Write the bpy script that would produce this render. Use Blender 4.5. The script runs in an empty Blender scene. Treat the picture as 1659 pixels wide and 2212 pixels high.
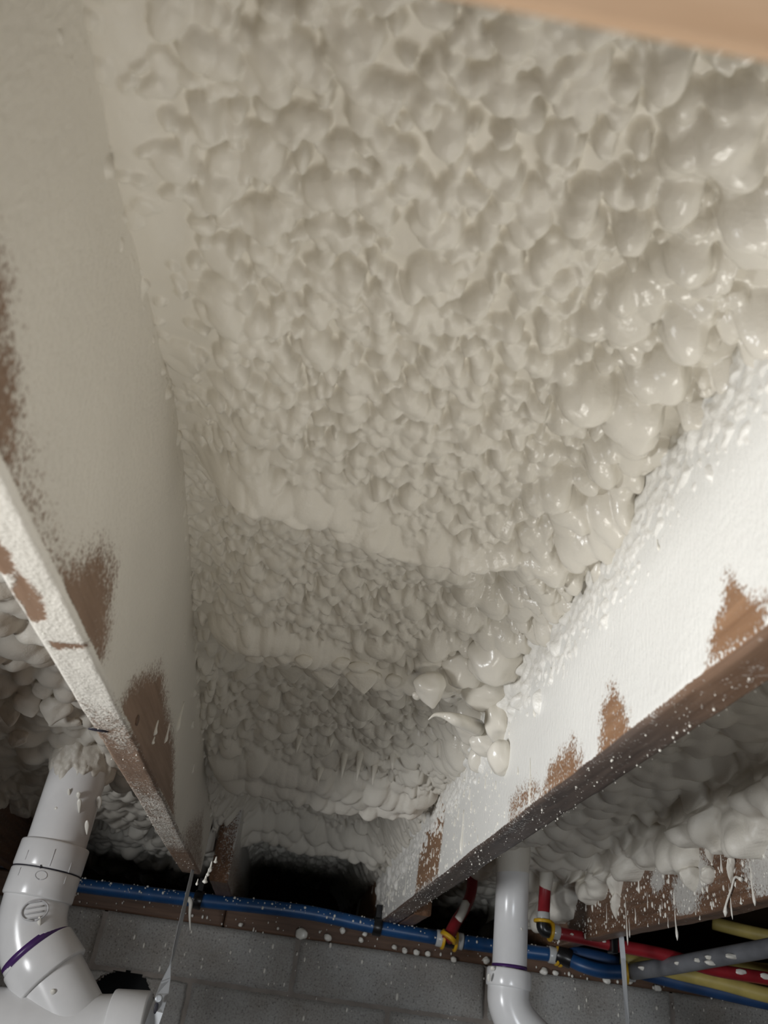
import bpy, math, random
import numpy as np
from mathutils import Matrix, Vector
random.seed(7); rng = np.random.default_rng(11)
scene = bpy.context.scene
COL = scene.collection

# ------------------------------------------------------------------ camera
W, H, F = 1659.0, 2212.0, 1661.0
PITCH, ROLL, YAW = 33.5, 8.0, 3.0
def cam_axes():
    p, y, r = map(math.radians, (PITCH, YAW, ROLL))
    f = np.array([math.sin(y)*math.cos(p), math.cos(y)*math.cos(p), math.sin(p)])
    rt = np.array([math.cos(y), -math.sin(y), 0.0]); up = np.cross(rt, f)
    return f, rt*math.cos(r)+up*math.sin(r), -rt*math.sin(r)+up*math.cos(r)
CF, CR, CU = cam_axes()
def ray(px, py): return CF + CR*(px-W/2)/F + CU*(H/2-py)/F
def atx(px, py, x): d = ray(px, py); return d*(x/d[0])
def aty(px, py, y): d = ray(px, py); return d*(y/d[1])
def atz(px, py, z): d = ray(px, py); return d*(z/d[2])
cd = bpy.data.cameras.new('camera'); cam = bpy.data.objects.new('camera', cd); COL.objects.link(cam)
m = Matrix.Identity(4)
for i in range(3): m[i][0] = CR[i]; m[i][1] = CU[i]; m[i][2] = -CF[i]
cam.matrix_world = m
cd.sensor_fit = 'VERTICAL'; cd.sensor_height = 36.0; cd.lens = 36.0*F/H
cd.clip_start = 0.01
cd.dof.use_dof = True; cd.dof.focus_distance = 0.95; cd.dof.aperture_fstop = 9.0
scene.camera = cam

# ------------------------------------------------------------------ world, light, exposure
wd = bpy.data.worlds.new('World'); scene.world = wd; wd.use_nodes = True
wd.node_tree.nodes['Background'].inputs[0].default_value = (0.80, 0.86, 1.0, 1)
wd.node_tree.nodes['Background'].inputs[1].default_value = 0.03
def area_light(name, loc, target, size, energy, col, spread=180):
    l = bpy.data.lights.new(name, 'AREA'); l.shape = 'DISK'; l.size = size; l.energy = energy; l.color = col; l.spread = math.radians(spread)
    o = bpy.data.objects.new(name, l); COL.objects.link(o); o.location = loc
    o.rotation_euler = (Vector(target)-Vector(loc)).to_track_quat('-Z', 'Y').to_euler()
    return o
area_light('work_light', (-1.10, 0.25, -0.22), (0.15, 0.46, 0.16), 0.36, 8.6, (0.97, 0.985, 1.0), 128)
area_light('wall_fill', (0.35, -0.75, -0.60), (0.45, 1.85, -0.32), 0.5, 1.35, (0.90, 0.95, 1.0), 50)  # added cool fill that brightens the block wall and pipes; no known source
area_light('ceiling_fill', (0.09, 0.29, -0.24), (0.04, 0.29, 0.36), 0.16, 0.69, (1.0, 0.97, 0.90), 122)  # invented fill below the centre bay, put in to lift the foam
scene.view_settings.view_transform = 'Standard'; scene.view_settings.look = 'None'
scene.view_settings.gamma = 1.0; scene.view_settings.use_curve_mapping = False
scene.view_settings.exposure = 0.0

# ------------------------------------------------------------------ layout (camera at the origin, joists along +Y)
HB = 0.18            # underside of the joists
JT = 0.034           # joist thickness
JTOP = 0.415         # top of the joists
XL = -0.151          # inner face of the left joist
XR = 0.209           # inner face of the right joist
XJ = 0.575           # near face of the next joist to the right
XK = -0.551          # near face of the next joist to the left
WALL_Y = 1.85; WALL_TOP = 0.132; GROUND = -0.72

PX = 1/F
# ------------------------------------------------------------------ helpers
def link(o, parent=None):
    COL.objects.link(o)
    if parent is not None: o.parent = parent
    return o
def tag(o, label=None, cat=None, group=None, kind=None):
    if label: o['label'] = label
    if cat: o['category'] = cat
    if group: o['group'] = group
    if kind: o['kind'] = kind
    return o
def empty(name, loc=(0, 0, 0)):
    o = bpy.data.objects.new(name, None); o.empty_display_size = 0.05; link(o); o.location = loc; return o
def mesh_obj(name, V, Fc, mat, parent=None, smooth=True, attr=None):
    me = bpy.data.meshes.new(name)
    V = np.asarray(V, np.float32).reshape(-1, 3)
    up = parent
    while up is not None: V = V - np.array(up.location, np.float32); up = up.parent
    if isinstance(Fc, np.ndarray) and Fc.ndim == 2:
        n, k = Fc.shape
        me.vertices.add(len(V)); me.vertices.foreach_set('co', V.ravel())
        me.loops.add(n*k); me.loops.foreach_set('vertex_index', Fc.astype(np.int32).ravel())
        me.polygons.add(n); me.polygons.foreach_set('loop_start', np.arange(0, n*k, k, dtype=np.int32))
        me.update(calc_edges=True)
    else:
        me.from_pydata([tuple(map(float, v)) for v in V], [], [tuple(map(int, f)) for f in Fc]); me.update()
    if smooth: me.polygons.foreach_set('use_smooth', np.ones(len(me.polygons), dtype=bool))
    if attr:
        for k, a in attr.items():
            at = me.attributes.new(k, 'FLOAT', 'POINT'); at.data.foreach_set('value', np.asarray(a, np.float32).ravel())
    me.validate()
    me.materials.append(mat)
    return link(bpy.data.objects.new(name, me), parent)
def grid_faces(ni, nj, wrap=False, flip=False):
    i = np.arange(ni-1)[:, None]; jn = nj if wrap else nj-1
    j = np.arange(jn)[None, :]; j2 = (j+1) % nj
    a = i*nj+j; b = i*nj+j2; c = (i+1)*nj+j2; d = (i+1)*nj+j
    q = np.stack(np.broadcast_arrays(a, b, c, d), -1).reshape(-1, 4)
    return q[:, ::-1].copy() if flip else q
def _hash(ix, iy, s):
    h = (ix.astype(np.int64)*374761393 + iy.astype(np.int64)*668265263 + s*982451653) & 0x7fffffff
    h = ((h ^ (h >> 13))*1274126177) & 0x7fffffff
    return ((h ^ (h >> 16)) & 0xffff)/65535.0
def vnoise(x, y, s=0):
    x = np.asarray(x, float); y = np.asarray(y, float)
    ix = np.floor(x); iy = np.floor(y); fx = x-ix; fy = y-iy
    fx = fx*fx*fx*(fx*(fx*6-15)+10); fy = fy*fy*fy*(fy*(fy*6-15)+10)
    ix = ix.astype(np.int64); iy = iy.astype(np.int64)
    a = _hash(ix, iy, s); b = _hash(ix+1, iy, s); c = _hash(ix, iy+1, s); d = _hash(ix+1, iy+1, s)
    return (a*(1-fx)+b*fx)*(1-fy)+(c*(1-fx)+d*fx)*fy
def fbm(x, y, s=0, o=4):
    t = 0; a = 0.5
    for k in range(o): t = t+a*vnoise(x*2**k, y*2**k, s+k*17); a *= 0.5
    return t/(1-0.5**o)
def sstep(a, b, x):
    t = np.clip((x-a)/(b-a), 0, 1); return t*t*(3-2*t)
def poly_sd(u, v, poly):
    """signed distance of points to a polygon, negative inside"""
    P = np.asarray(poly, float); d = np.full(u.shape, 1e9); inside = np.zeros(u.shape, bool)
    for k in range(len(P)):
        a = P[k]; b = P[(k+1) % len(P)]; e = b-a
        t = np.clip(((u-a[0])*e[0]+(v-a[1])*e[1])/(e@e+1e-12), 0, 1)
        d = np.minimum(d, np.hypot(u-a[0]-t*e[0], v-a[1]-t*e[1]))
        c = ((a[1] > v) != (b[1] > v)) & (u < e[0]*(v-a[1])/(e[1] if abs(e[1]) > 1e-9 else 1e-9)+a[0])
        inside ^= c
    return np.where(inside, -d, d)
def smooth_path(pts, n=8):
    P = [np.asarray(p, float) for p in pts]
    if len(P) < 3: return P
    Q = [2*P[0]-P[1]]+P+[2*P[-1]-P[-2]]; out = []
    for k in range(1, len(Q)-2):
        for t in np.linspace(0, 1, n, endpoint=False):
            a, b, c, d = Q[k-1:k+3]
            out.append(0.5*((2*b)+(-a+c)*t+(2*a-5*b+4*c-d)*t*t+(-a+3*b-3*c+d)*t**3))
    out.append(P[-1]); return out
def tube_geo(pts, rad, seg=24, cap=True):
    P = np.array(pts, float); n = len(P)
    R = np.full(n, rad, float) if np.isscalar(rad) else np.asarray(rad, float)
    T = np.gradient(P, axis=0)
    for k in range(n):
        if np.linalg.norm(T[k]) < 1e-9: T[k] = T[k-1] if k else P[-1]-P[0]
    T /= np.linalg.norm(T, axis=1)[:, None]
    a = np.array([0, 0, 1.0]) if abs(T[0][2]) < 0.8 else np.array([1.0, 0, 0])
    u = np.cross(T[0], a); u /= np.linalg.norm(u)
    V = []; th = np.linspace(0, 2*math.pi, seg, endpoint=False)
    for k in range(n):
        u = u-T[k]*(u@T[k]); u /= np.linalg.norm(u); w = np.cross(T[k], u)
        V.append(P[k]+R[k]*(np.cos(th)[:, None]*u+np.sin(th)[:, None]*w))
    V = np.concatenate(V); Fc = [tuple(q) for q in grid_faces(n, seg, True)]
    if cap:
        Fc.append(tuple(range(seg))[::-1]); Fc.append(tuple(range((n-1)*seg, n*seg)))
    return V, Fc
def tube(name, pts, rad, mat, parent=None, seg=24, cap=True):
    V, Fc = tube_geo(pts, rad, seg, cap); return mesh_obj(name, V, Fc, mat, parent)
def sleeve(name, a, b, r, mat, parent=None, bev=0.003, seg=40):
    """pipe collar from a to b with rounded lips"""
    a = np.asarray(a, float); b = np.asarray(b, float); L = np.linalg.norm(b-a); d = (b-a)/L
    off = [0, 0.0, bev*0.3, bev, L*0.5, L-bev, L-bev*0.3, L, L]
    rr = [r-bev*1.6, r-bev, r-bev*0.3, r, r, r, r-bev*0.3, r-bev, r-bev*1.6]
    off[0] = -1e-5; off[-1] = L+1e-5
    return tube(name, [a+d*o for o in off], rr, mat, parent, seg)
def box_geo(lo, hi, bev=0.002):
    """box with chamfered edges"""
    lo = np.array(lo, float); hi = np.array(hi, float); V = []; F_ = []
    bev = min(bev, *(0.45*(hi-lo)))
    idx = {}
    for sx in (0, 1):
        for sy in (0, 1):
            for sz in (0, 1):
                c = np.where([sx, sy, sz], hi, lo); s = np.where([sx, sy, sz], -1, 1)
                for ax in range(3):
                    p = c.copy()
                    for k in range(3):
                        if k != ax: p[k] += s[k]*bev
                    idx[(sx, sy, sz, ax)] = len(V); V.append(p)
    def I(s, ax): return idx[(s[0], s[1], s[2], ax)]
    for ax in range(3):
        b, c = [(1, 2), (2, 0), (0, 1)][ax]
        for sd in (0, 1):
            q = []
            for (u, v) in ((0, 0), (1, 0), (1, 1), (0, 1)):
                s = [0, 0, 0]; s[ax] = sd; s[b] = u; s[c] = v; q.append(I(s, ax))
            F_.append(q if sd else q[::-1])
        for u in (0, 1):
            for v in (0, 1):
                s0 = [0, 0, 0]; s0[b] = u; s0[c] = v; s1 = list(s0); s1[ax] = 1
                q = [I(s0, b), I(s1, b), I(s1, c), I(s0, c)]
                F_.append(q if (u == v) else q[::-1])
    for sx in (0, 1):
        for sy in (0, 1):
            for sz in (0, 1):
                q = [I((sx, sy, sz), k) for k in range(3)]
                F_.append(q if (sx+sy+sz) % 2 else q[::-1])
    return V, F_
def box(name, lo, hi, mat, parent=None, bev=0.002):
    V, F_ = box_geo(lo, hi, bev); return mesh_obj(name, V, F_, mat, parent, smooth=False)

# ------------------------------------------------------------------ materials
def nodes_of(name):
    mt = bpy.data.materials.new(name); mt.use_nodes = True; nt = mt.node_tree
    return mt, nt, nt.nodes['Principled BSDF']
def N(nt, t, **kw):
    n = nt.nodes.new(t)
    for k, v in kw.items():
        if k in n.inputs.keys() if isinstance(k, str) else False: n.inputs[k].default_value = v
        else: setattr(n, k, v)
    return n
def noise(nt, vec, scale, detail=3.0, rough=0.5):
    n = nt.nodes.new('ShaderNodeTexNoise'); n.inputs['Scale'].default_value = scale
    n.inputs['Detail'].default_value = detail; n.inputs['Roughness'].default_value = rough
    if vec is not None: nt.links.new(vec, n.inputs['Vector'])
    return n.outputs['Fac']
def ramp(nt, fac, stops):
    r = nt.nodes.new('ShaderNodeValToRGB'); nt.links.new(fac, r.inputs[0]); e = r.color_ramp.elements
    while len(e) < len(stops): e.new(0.5)
    for k, (p, c) in enumerate(stops):
        e[k].position = p; e[k].color = (*c, 1) if len(c) == 3 else c
    return r.outputs[0]
def coords(nt, scale=(1, 1, 1)):
    t = nt.nodes.new('ShaderNodeTexCoord'); mp = nt.nodes.new('ShaderNodeMapping'); mp.inputs['Scale'].default_value = scale
    nt.links.new(t.outputs['Object'], mp.inputs['Vector']); return mp.outputs[0]
def bump(nt, bsdf, fac, strength, dist):
    b = nt.nodes.new('ShaderNodeBump'); b.inputs['Strength'].default_value = strength; b.inputs['Distance'].default_value = dist
    nt.links.new(fac, b.inputs['Height']); nt.links.new(b.outputs[0], bsdf.inputs['Normal']); return b
def mixc(nt, fac, a, b):
    mx = nt.nodes.new('ShaderNodeMix'); mx.data_type = 'RGBA'
    for s, v in ((0, fac), (6, a), (7, b)):
        if isinstance(v, (int, float)): mx.inputs[s].default_value = v
        elif isinstance(v, tuple): mx.inputs[s].default_value = (*v, 1)
        else: nt.links.new(v, mx.inputs[s])
    return mx.outputs[2]
def math_n(nt, op, a, b=0.0, clamp=False):
    n = nt.nodes.new('ShaderNodeMath'); n.operation = op; n.use_clamp = clamp
    for k, v in enumerate((a, b)):
        if isinstance(v, (int, float)): n.inputs[k].default_value = v
        else: nt.links.new(v, n.inputs[k])
    return n.outputs[0]

def foam_mat(name, c0, c1, rough, bstr=0.25):
    mt, nt, b = nodes_of(name); v = coords(nt)
    col = ramp(nt, noise(nt, v, 14, 3), [(0.3, c0), (0.7, c1)]); nt.links.new(col, b.inputs['Base Color'])
    at = nt.nodes.new('ShaderNodeAttribute'); at.attribute_name = 'gloss'   # wet-looking skin on the swollen flank
    nt.links.new(math_n(nt, 'SUBTRACT', rough, math_n(nt, 'MULTIPLY', at.outputs['Fac'], 0.28)), b.inputs['Roughness'])
    bump(nt, b, math_n(nt, 'ADD', noise(nt, v, 420, 3), math_n(nt, 'MULTIPLY', noise(nt, v, 150, 2), 1.6)), bstr, 0.0013)
    return mt
FOAM = foam_mat('cream_foam', (0.70, 0.66, 0.58), (0.755, 0.715, 0.635), 0.5)
FOAM_GLOSS = foam_mat('glossy_foam', (0.72, 0.68, 0.60), (0.77, 0.73, 0.65), 0.24, 0.1)
DRIP = foam_mat('foam_drip', (0.80, 0.77, 0.69), (0.84, 0.81, 0.74), 0.3, 0.1)
WHITE = foam_mat('white_overspray', (0.80, 0.78, 0.73), (0.85, 0.83, 0.78), 0.42, 0.5)

def wood_mist_mat(name, w0, w1, mist, mrough=0.5, stip=0.9, wrough=0.6):
    mt, nt, b = nodes_of(name)
    gv = coords(nt, (26, 1.6, 26)); v = coords(nt)
    grain = noise(nt, gv, 5.0, 6, 0.65)
    wood = ramp(nt, grain, [(0.28, w0), (0.72, w1)])
    du = nt.nodes.new('ShaderNodeAttribute'); du.attribute_name = 'underside_dark'
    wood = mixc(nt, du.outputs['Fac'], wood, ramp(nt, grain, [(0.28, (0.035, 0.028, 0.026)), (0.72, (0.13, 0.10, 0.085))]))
    at = nt.nodes.new('ShaderNodeAttribute'); at.attribute_name = 'mist'
    fine = noise(nt, v, 420, 2, 0.6); mid = noise(nt, v, 120, 3, 0.6)
    s = math_n(nt, 'ADD', math_n(nt, 'MULTIPLY', math_n(nt, 'SUBTRACT', fine, 0.5), 2.2*stip),
               math_n(nt, 'MULTIPLY', math_n(nt, 'SUBTRACT', mid, 0.5), 0.9*stip))
    k = math_n(nt, 'ADD', at.outputs['Fac'], s)
    mk = nt.nodes.new('ShaderNodeMapRange'); mk.interpolation_type = 'SMOOTHSTEP'
    mk.inputs[1].default_value = 0.28; mk.inputs[2].default_value = 0.72; nt.links.new(k, mk.inputs[0])
    fac = math_n(nt, 'MAXIMUM', mk.outputs[0], sstep_node(nt, at.outputs['Fac'], 0.62, 0.98))
    mcol = ramp(nt, noise(nt, v, 9, 3), [(0.3, tuple(0.93*c for c in mist)), (0.7, mist)])
    nt.links.new(mixc(nt, fac, wood, mcol), b.inputs['Base Color'])
    b.inputs['Roughness'].default_value = mrough
    sv = coords(nt, (1, 1, 0.35))
    hgt = math_n(nt, 'ADD', math_n(nt, 'MULTIPLY', noise(nt, sv, 330, 3, 0.6), fac), math_n(nt, 'MULTIPLY', grain, 0.25))
    bump(nt, b, hgt, 0.55, 0.0022)
    return mt
def sstep_node(nt, v, a, c):
    mk = nt.nodes.new('ShaderNodeMapRange'); mk.interpolation_type = 'SMOOTHSTEP'
    mk.inputs[1].default_value = a; mk.inputs[2].default_value = c; nt.links.new(v, mk.inputs[0]); return mk.outputs[0]
JOIST_R = wood_mist_mat('joist_wood_white_mist', (0.22, 0.115, 0.06), (0.36, 0.205, 0.115), (0.86, 0.85, 0.81), 0.42)
JOIST_L = wood_mist_mat('joist_wood_cream_mist', (0.185, 0.11, 0.068), (0.31, 0.20, 0.135), (0.80, 0.76, 0.68), 0.5, 0.6)
JOIST_D = wood_mist_mat('joist_wood_dark', (0.10, 0.052, 0.03), (0.24, 0.13, 0.075), (0.62, 0.60, 0.56), 0.45)
def wood_mat(name, w0, w1, rough=0.6, axis=(1.6, 26, 26), spec=0.4):
    mt, nt, b = nodes_of(name); g = noise(nt, coords(nt, axis), 5, 6, 0.65)
    nt.links.new(ramp(nt, g, [(0.28, w0), (0.72, w1)]), b.inputs['Base Color']); b.inputs['Roughness'].default_value = rough
    b.inputs['Specular IOR Level'].default_value = spec
    bump(nt, b, g, 0.3, 0.002); return mt
SILL = wood_mat('sill_wood', (0.075, 0.042, 0.027), (0.17, 0.098, 0.062))
PINE = wood_mat('fresh_pine', (0.56, 0.36, 0.22), (0.68, 0.47, 0.31), 0.6)
SUBFLOOR = wood_mat('subfloor_wood', (0.2, 0.12, 0.07), (0.32, 0.2, 0.12))
def block_mat():
    mt, nt, b = nodes_of('concrete_block'); v = coords(nt)
    c = ramp(nt, noise(nt, v, 260, 4, 0.7), [(0.30, (0.08, 0.077, 0.073)), (0.42, (0.37, 0.365, 0.35)), (0.75, (0.52, 0.515, 0.50))])
    big = ramp(nt, noise(nt, v, 7, 4, 0.6), [(0.35, (0.74, 0.69, 0.64)), (0.65, (1, 1, 1))])
    mx = nt.nodes.new('ShaderNodeMix'); mx.data_type = 'RGBA'; mx.blend_type = 'MULTIPLY'; mx.inputs[0].default_value = 1
    nt.links.new(c, mx.inputs[6]); nt.links.new(big, mx.inputs[7]); nt.links.new(mx.outputs[2], b.inputs['Base Color'])
    b.inputs['Roughness'].default_value = 0.9; bump(nt, b, noise(nt, v, 260, 4, 0.7), 0.7, 0.003); return mt
BLOCK = block_mat()
def plain(name, c, rough, metal=0.0, bscale=None, bstr=0.2, coat=0.0, var=0.08):
    mt, nt, b = nodes_of(name); v = coords(nt)
    nt.links.new(ramp(nt, noise(nt, v, 30, 4), [(0.3, tuple(x*(1-var) for x in c)), (0.7, c)]), b.inputs['Base Color'])
    b.inputs['Roughness'].default_value = rough; b.inputs['Metallic'].default_value = metal; b.inputs['Coat Weight'].default_value = coat
    if bscale: bump(nt, b, noise(nt, v, bscale, 3), bstr, 0.002)
    return mt
MORTAR = plain('mortar', (0.30, 0.265, 0.235), 0.95, bscale=200, bstr=0.6, var=0.3)
PVC = plain('white_pvc', (0.84, 0.835, 0.83), 0.22, bscale=90, bstr=0.03)
PVC_MARK = plain('pvc_embossing', (0.60, 0.595, 0.60), 0.4)
PURPLE = plain('purple_primer', (0.085, 0.03, 0.16), 0.35, var=0.3)
INK = plain('black_ink', (0.02, 0.018, 0.03), 0.5)
BLUE = plain('blue_pex', (0.014, 0.078, 0.225), 0.38, var=0.35)
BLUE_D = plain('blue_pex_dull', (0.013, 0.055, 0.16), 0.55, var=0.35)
RED = plain('red_pex', (0.34, 0.022, 0.03), 0.38, var=0.35)
YELLOW = plain('yellow_plastic', (0.72, 0.42, 0.02), 0.4)
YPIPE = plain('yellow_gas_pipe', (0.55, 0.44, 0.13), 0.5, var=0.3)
GREY = plain('grey_pex', (0.20, 0.205, 0.22), 0.35, var=0.35)
BLACK = plain('black_plastic', (0.012, 0.012, 0.013), 0.3)
STEEL = plain('galvanised_steel', (0.62, 0.64, 0.66), 0.4, 0.6, bscale=60, bstr=0.1)
CLEAR = plain('milky_sleeve', (0.55, 0.56, 0.55), 0.25)
DIRT = plain('crawlspace_dirt', (0.16, 0.12, 0.085), 0.95, bscale=20, bstr=0.8, var=0.4)
HOLE = plain('cavity_dark_paint', (0.01, 0.01, 0.01), 0.9)  # near-black colour paints in the darkness behind the wall opening

# ------------------------------------------------------------------ setting
ny = 40; gx = np.linspace(-3.2, 3.2, ny); gy = np.linspace(-2.6, 4.2, ny); X, Y = np.meshgrid(gx, gy, indexing='ij')
tag(mesh_obj('floor', np.stack([X, Y, GROUND+0.05*fbm(X*2, Y*2, 3)-0.025], -1), grid_faces(ny, ny), DIRT), 'bare brown dirt ground of the crawlspace', 'floor', kind='structure')
tag(box('ceiling', (-3.2, -2.6, JTOP+0.001), (3.2, 4.2, JTOP+0.02), SUBFLOOR), 'wooden subfloor boards above the joists', 'ceiling', kind='structure')

# block wall: mortar core, each block a part
wall = empty('wall_back', (0, WALL_Y, GROUND)); tag(wall, 'grey concrete block foundation wall under the sill plate', 'wall', kind='structure')
core_y = WALL_Y+0.007
holes = [(-0.285, -0.02, 0.066, 0.052)]
def wall_core():
    # mortar bed: a grid sheet with a round opening, given depth
    xs = np.linspace(-2.4, 2.6, 1001); zs = np.linspace(GROUND, WALL_TOP-0.002, 170)
    Xc, Zc = np.meshgrid(xs, zs, indexing='ij')
    V = np.stack([Xc, np.full_like(Xc, core_y)+0.002*(fbm(Xc*60, Zc*60, 5)-0.5), Zc], -1).reshape(-1, 3)
    q = grid_faces(1001, 170, flip=True); c = V[q].mean(1)
    keep = np.ones(len(q), bool)
    for hx, hz, a, b in holes: keep &= ((c[:, 0]-hx)/a)**2+((c[:, 2]-hz)/b)**2 > 1
    q = q[keep]
    mesh_obj('mortar_bed', V, q, MORTAR, wall)
    box('wall_back_side', (-2.4, core_y+0.13, GROUND), (2.6, core_y+0.15, WALL_TOP-0.003), HOLE, wall)
    box('wall_cap', (-2.4, core_y, WALL_TOP-0.012), (2.6, core_y+0.15, WALL_TOP-0.003), MORTAR, wall)
wall_core()
def add_block(x0, x1, z0, z1, k):
    """block face as a slightly pitted slab; where the pipe opening cuts it the corner is broken away"""
    st = 0.002 if any(x0 < hx+a and x1 > hx-a and z0 < hz+b and z1 > hz-b for hx, hz, a, b in holes) else 0.006
    nx = max(3, int((x1-x0)/st)); nz = max(3, int((z1-z0)/st))
    xs = np.linspace(x0, x1, nx); zs = np.linspace(z0, z1, nz); Xc, Zc = np.meshgrid(xs, zs, indexing='ij')
    e = np.minimum(np.minimum(Xc-x0, x1-Xc), np.minimum(Zc-z0, z1-Zc))
    d = WALL_Y-0.001*fbm(Xc*40+k, Zc*40, 9)+0.010*(1-sstep(0, 0.005, e+0.003*(vnoise(Xc*90, Zc*90, k)-0.4)))
    V = np.stack([Xc, d, Zc], -1).reshape(-1, 3); q = grid_faces(nx, nz, flip=True); c = V[q].mean(1)
    keep = np.ones(len(q), bool)
    for hx, hz, a, b in holes: keep &= ((c[:, 0]-hx)/a)**2+((c[:, 2]-hz)/b)**2 > 1+0.25*(vnoise(c[:, 0]*60, c[:, 2]*60, 4)-0.5)
    if keep.any(): mesh_obj('block', V, q[keep], BLOCK, wall)
zt = WALL_TOP; hts = [0.104]+[0.2]*4; k = 0
anchor = aty(640, 2080, WALL_Y)[0]
for r, hh in enumerate(hts):
    zb = zt-hh; off = anchor+(0.0 if r % 2 == 0 else 0.203)
    for c in range(-6, 7):
        x0 = off+c*0.405; x1 = x0+0.396
        if x1 < -2.3 or x0 > 2.5: continue
        if r < 2 or (r < 5 and abs(x0) < 1.6): add_block(x0+0.001, x1+0.003, max(zb+0.005, GROUND), zt, k); k += 1
    zt = zb
# sill plate on the wall
sill = empty('sill_plate', (0, WALL_Y, WALL_TOP)); tag(sill, 'dark brown wooden sill plate lying on the block wall', 'sill plate', kind='structure')
for x0, x1 in ((-2.3, -0.118), (-0.116, 1.0), (1.003, 2.5)):
    box('plank', (x0, WALL_Y+0.006, WALL_TOP+0.0005), (x1, WALL_Y+0.10, HB-0.001), SILL, sill, 0.003)
# far end of the crawlspace, lost in the dark
tag(box('wall_far', (-3.2, 4.2, GROUND-0.03), (3.2, 4.25, JTOP), MORTAR), 'far foundation wall lost in darkness behind the block wall', 'wall', kind='structure')
tag(box('wall_right', (3.2, -2.6, GROUND-0.03), (3.25, 4.25, JTOP), MORTAR), 'right foundation wall of the crawlspace out of view', 'wall', kind='structure')

# ------------------------------------------------------------------ joists
def joist(name, x0, x1, y0, y1, mat, inner, mist_in, mist_bot, label, zb=HB, zt=JTOP, dy=0.004, wob=0.0012, dark_fn=None):
    """board swept along Y; the cross-section carries a dense inner face and underside so that the overspray can vary over it.
    inner = -1: the side at x0 is the dense one, +1: the side at x1"""
    b = 0.004; zin = np.linspace(zt, zb+b, 58)
    arc = [(b*(1-math.cos(t)), b*(1-math.sin(t))) for t in np.linspace(0, math.pi/2, 5)]
    prof = []; kind = []
    th = x1-x0
    for z in zin: prof.append((0, z)); kind.append(0)
    for (a, c) in arc[1:]: prof.append((a, zb+c)); kind.append(1)
    for xx in np.linspace(b, th-b, 10)[1:]: prof.append((xx, zb)); kind.append(1)
    for (a, c) in arc[::-1][1:]: prof.append((th-a, zb+c)); kind.append(1)
    prof += [(th, zb+0.05), (th, zt)]; kind += [2, 2]
    prof = np.array(prof); kind = np.array(kind); npf = len(prof)
    ys = np.arange(y0, y1+dy*0.5, dy); n = len(ys)
    Pu = np.repeat(prof[None, :, 0], n, 0); Pz = np.repeat(prof[None, :, 1], n, 0); Yg = np.repeat(ys[:, None], npf, 1)
    wv = wob*(fbm(Yg*9, Pz*0, 3)-0.5)*2
    low = 1-sstep(0, 0.03, Pz-zb)
    # splintery wane on the lower edge
    Pz2 = Pz+low*(0.0016*(fbm(Yg*40, Pu*50, 8)-0.5)+wv)
    Xg = (x0+Pu) if inner < 0 else (x1-Pu)
    V = np.stack([Xg, Yg, Pz2], -1).reshape(-1, 3)
    mi = mist_in(Yg, Pz) if mist_in else np.zeros_like(Yg)
    mb = mist_bot(Xg, Yg) if mist_bot else np.zeros_like(Yg)
    K = np.repeat(kind[None, :], n, 0)
    att = np.where(K == 0, mi, np.where(K == 1, mb, 0.15))
    Fq = [tuple(q) for q in grid_faces(n, npf, True, flip=(inner < 0))]
    e0 = tuple(range(npf)); e1 = tuple(range((n-1)*npf, n*npf))
    Fq += [e0 if inner < 0 else e0[::-1], e1[::-1] if inner < 0 else e1]
    o = mesh_obj(name, V, Fq, mat, None, attr={'mist': att.ravel(), 'underside_dark': (np.where(K == 1, dark_fn(Yg), 0.0) if dark_fn else np.zeros_like(Yg)).ravel()})
    tag(o, label, 'joist'); return o

def patches(face_x, polys):
    out = []
    for pl, soft, depth in polys:
        pts = []
        for (px, py) in pl:
            p = atx(px, py, face_x); pts.append((p[1], p[2]))
        out.append((pts, soft, depth))
    return out
PR = patches(XR, [
    ([(1572, 1262), (1645, 1312), (1640, 1352), (1580, 1395), (1535, 1430), (1556, 1340)], 0.010, 1.05),
    ([(1322, 1480), (1352, 1545), (1352, 1600), (1300, 1640), (1300, 1545)], 0.011, 0.95),
    ([(1238, 1605), (1255, 1640), (1240, 1685), (1165, 1730), (1185, 1665)], 0.012, 0.85),
    ([(1150, 1690), (1165, 1710), (1100, 1775), (1103, 1730)], 0.014, 0.7),
    ([(946, 1640), (968, 1640), (960, 1760), (945, 1885), (898, 1925), (915, 1780)], 0.012, 1.0),  # brown strip painted in for the shadow gap at the board lap
    ([(790, 1890), (822, 1900), (810, 1985), (770, 1995)], 0.02, 0.8)])
def mist_R(y, z):
    mst = np.full(y.shape, 1.05)-0.10*fbm(y*14, z*14, 21)
    for pts, soft, dep in PR:
        d = poly_sd(y, z, pts)+0.010*(fbm(y*90, z*60, 31)-0.5)
        mst = np.minimum(mst, 1.05-dep*(1-sstep(-soft, soft*1.6, d)))
    far = sstep(1.0, 1.8, y); mst = mst-far*0.30*fbm(y*40, z*14, 41)
    return mst
def mist_Rb(x, y):
    u = (x-XR)/JT
    a = 0.10*(1-sstep(0.0, 0.55, u+0.3*(fbm(y*18, x*40, 50)-0.5)))*sstep(0.36, 0.5, y)
    return a-0.05+0.22*sstep(0.5, 0.8, fbm(y*9, x*30, 52))+0.02
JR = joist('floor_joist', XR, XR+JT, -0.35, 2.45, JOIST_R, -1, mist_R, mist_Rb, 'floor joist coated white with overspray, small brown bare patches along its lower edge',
           dark_fn=lambda y: 0.6+0.35*sstep(0.38, 0.5, y)*(1-0.7*sstep(1.35, 1.5, y)))  # underside wood mixed towards darker grey-brown, most along the middle stretch

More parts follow.
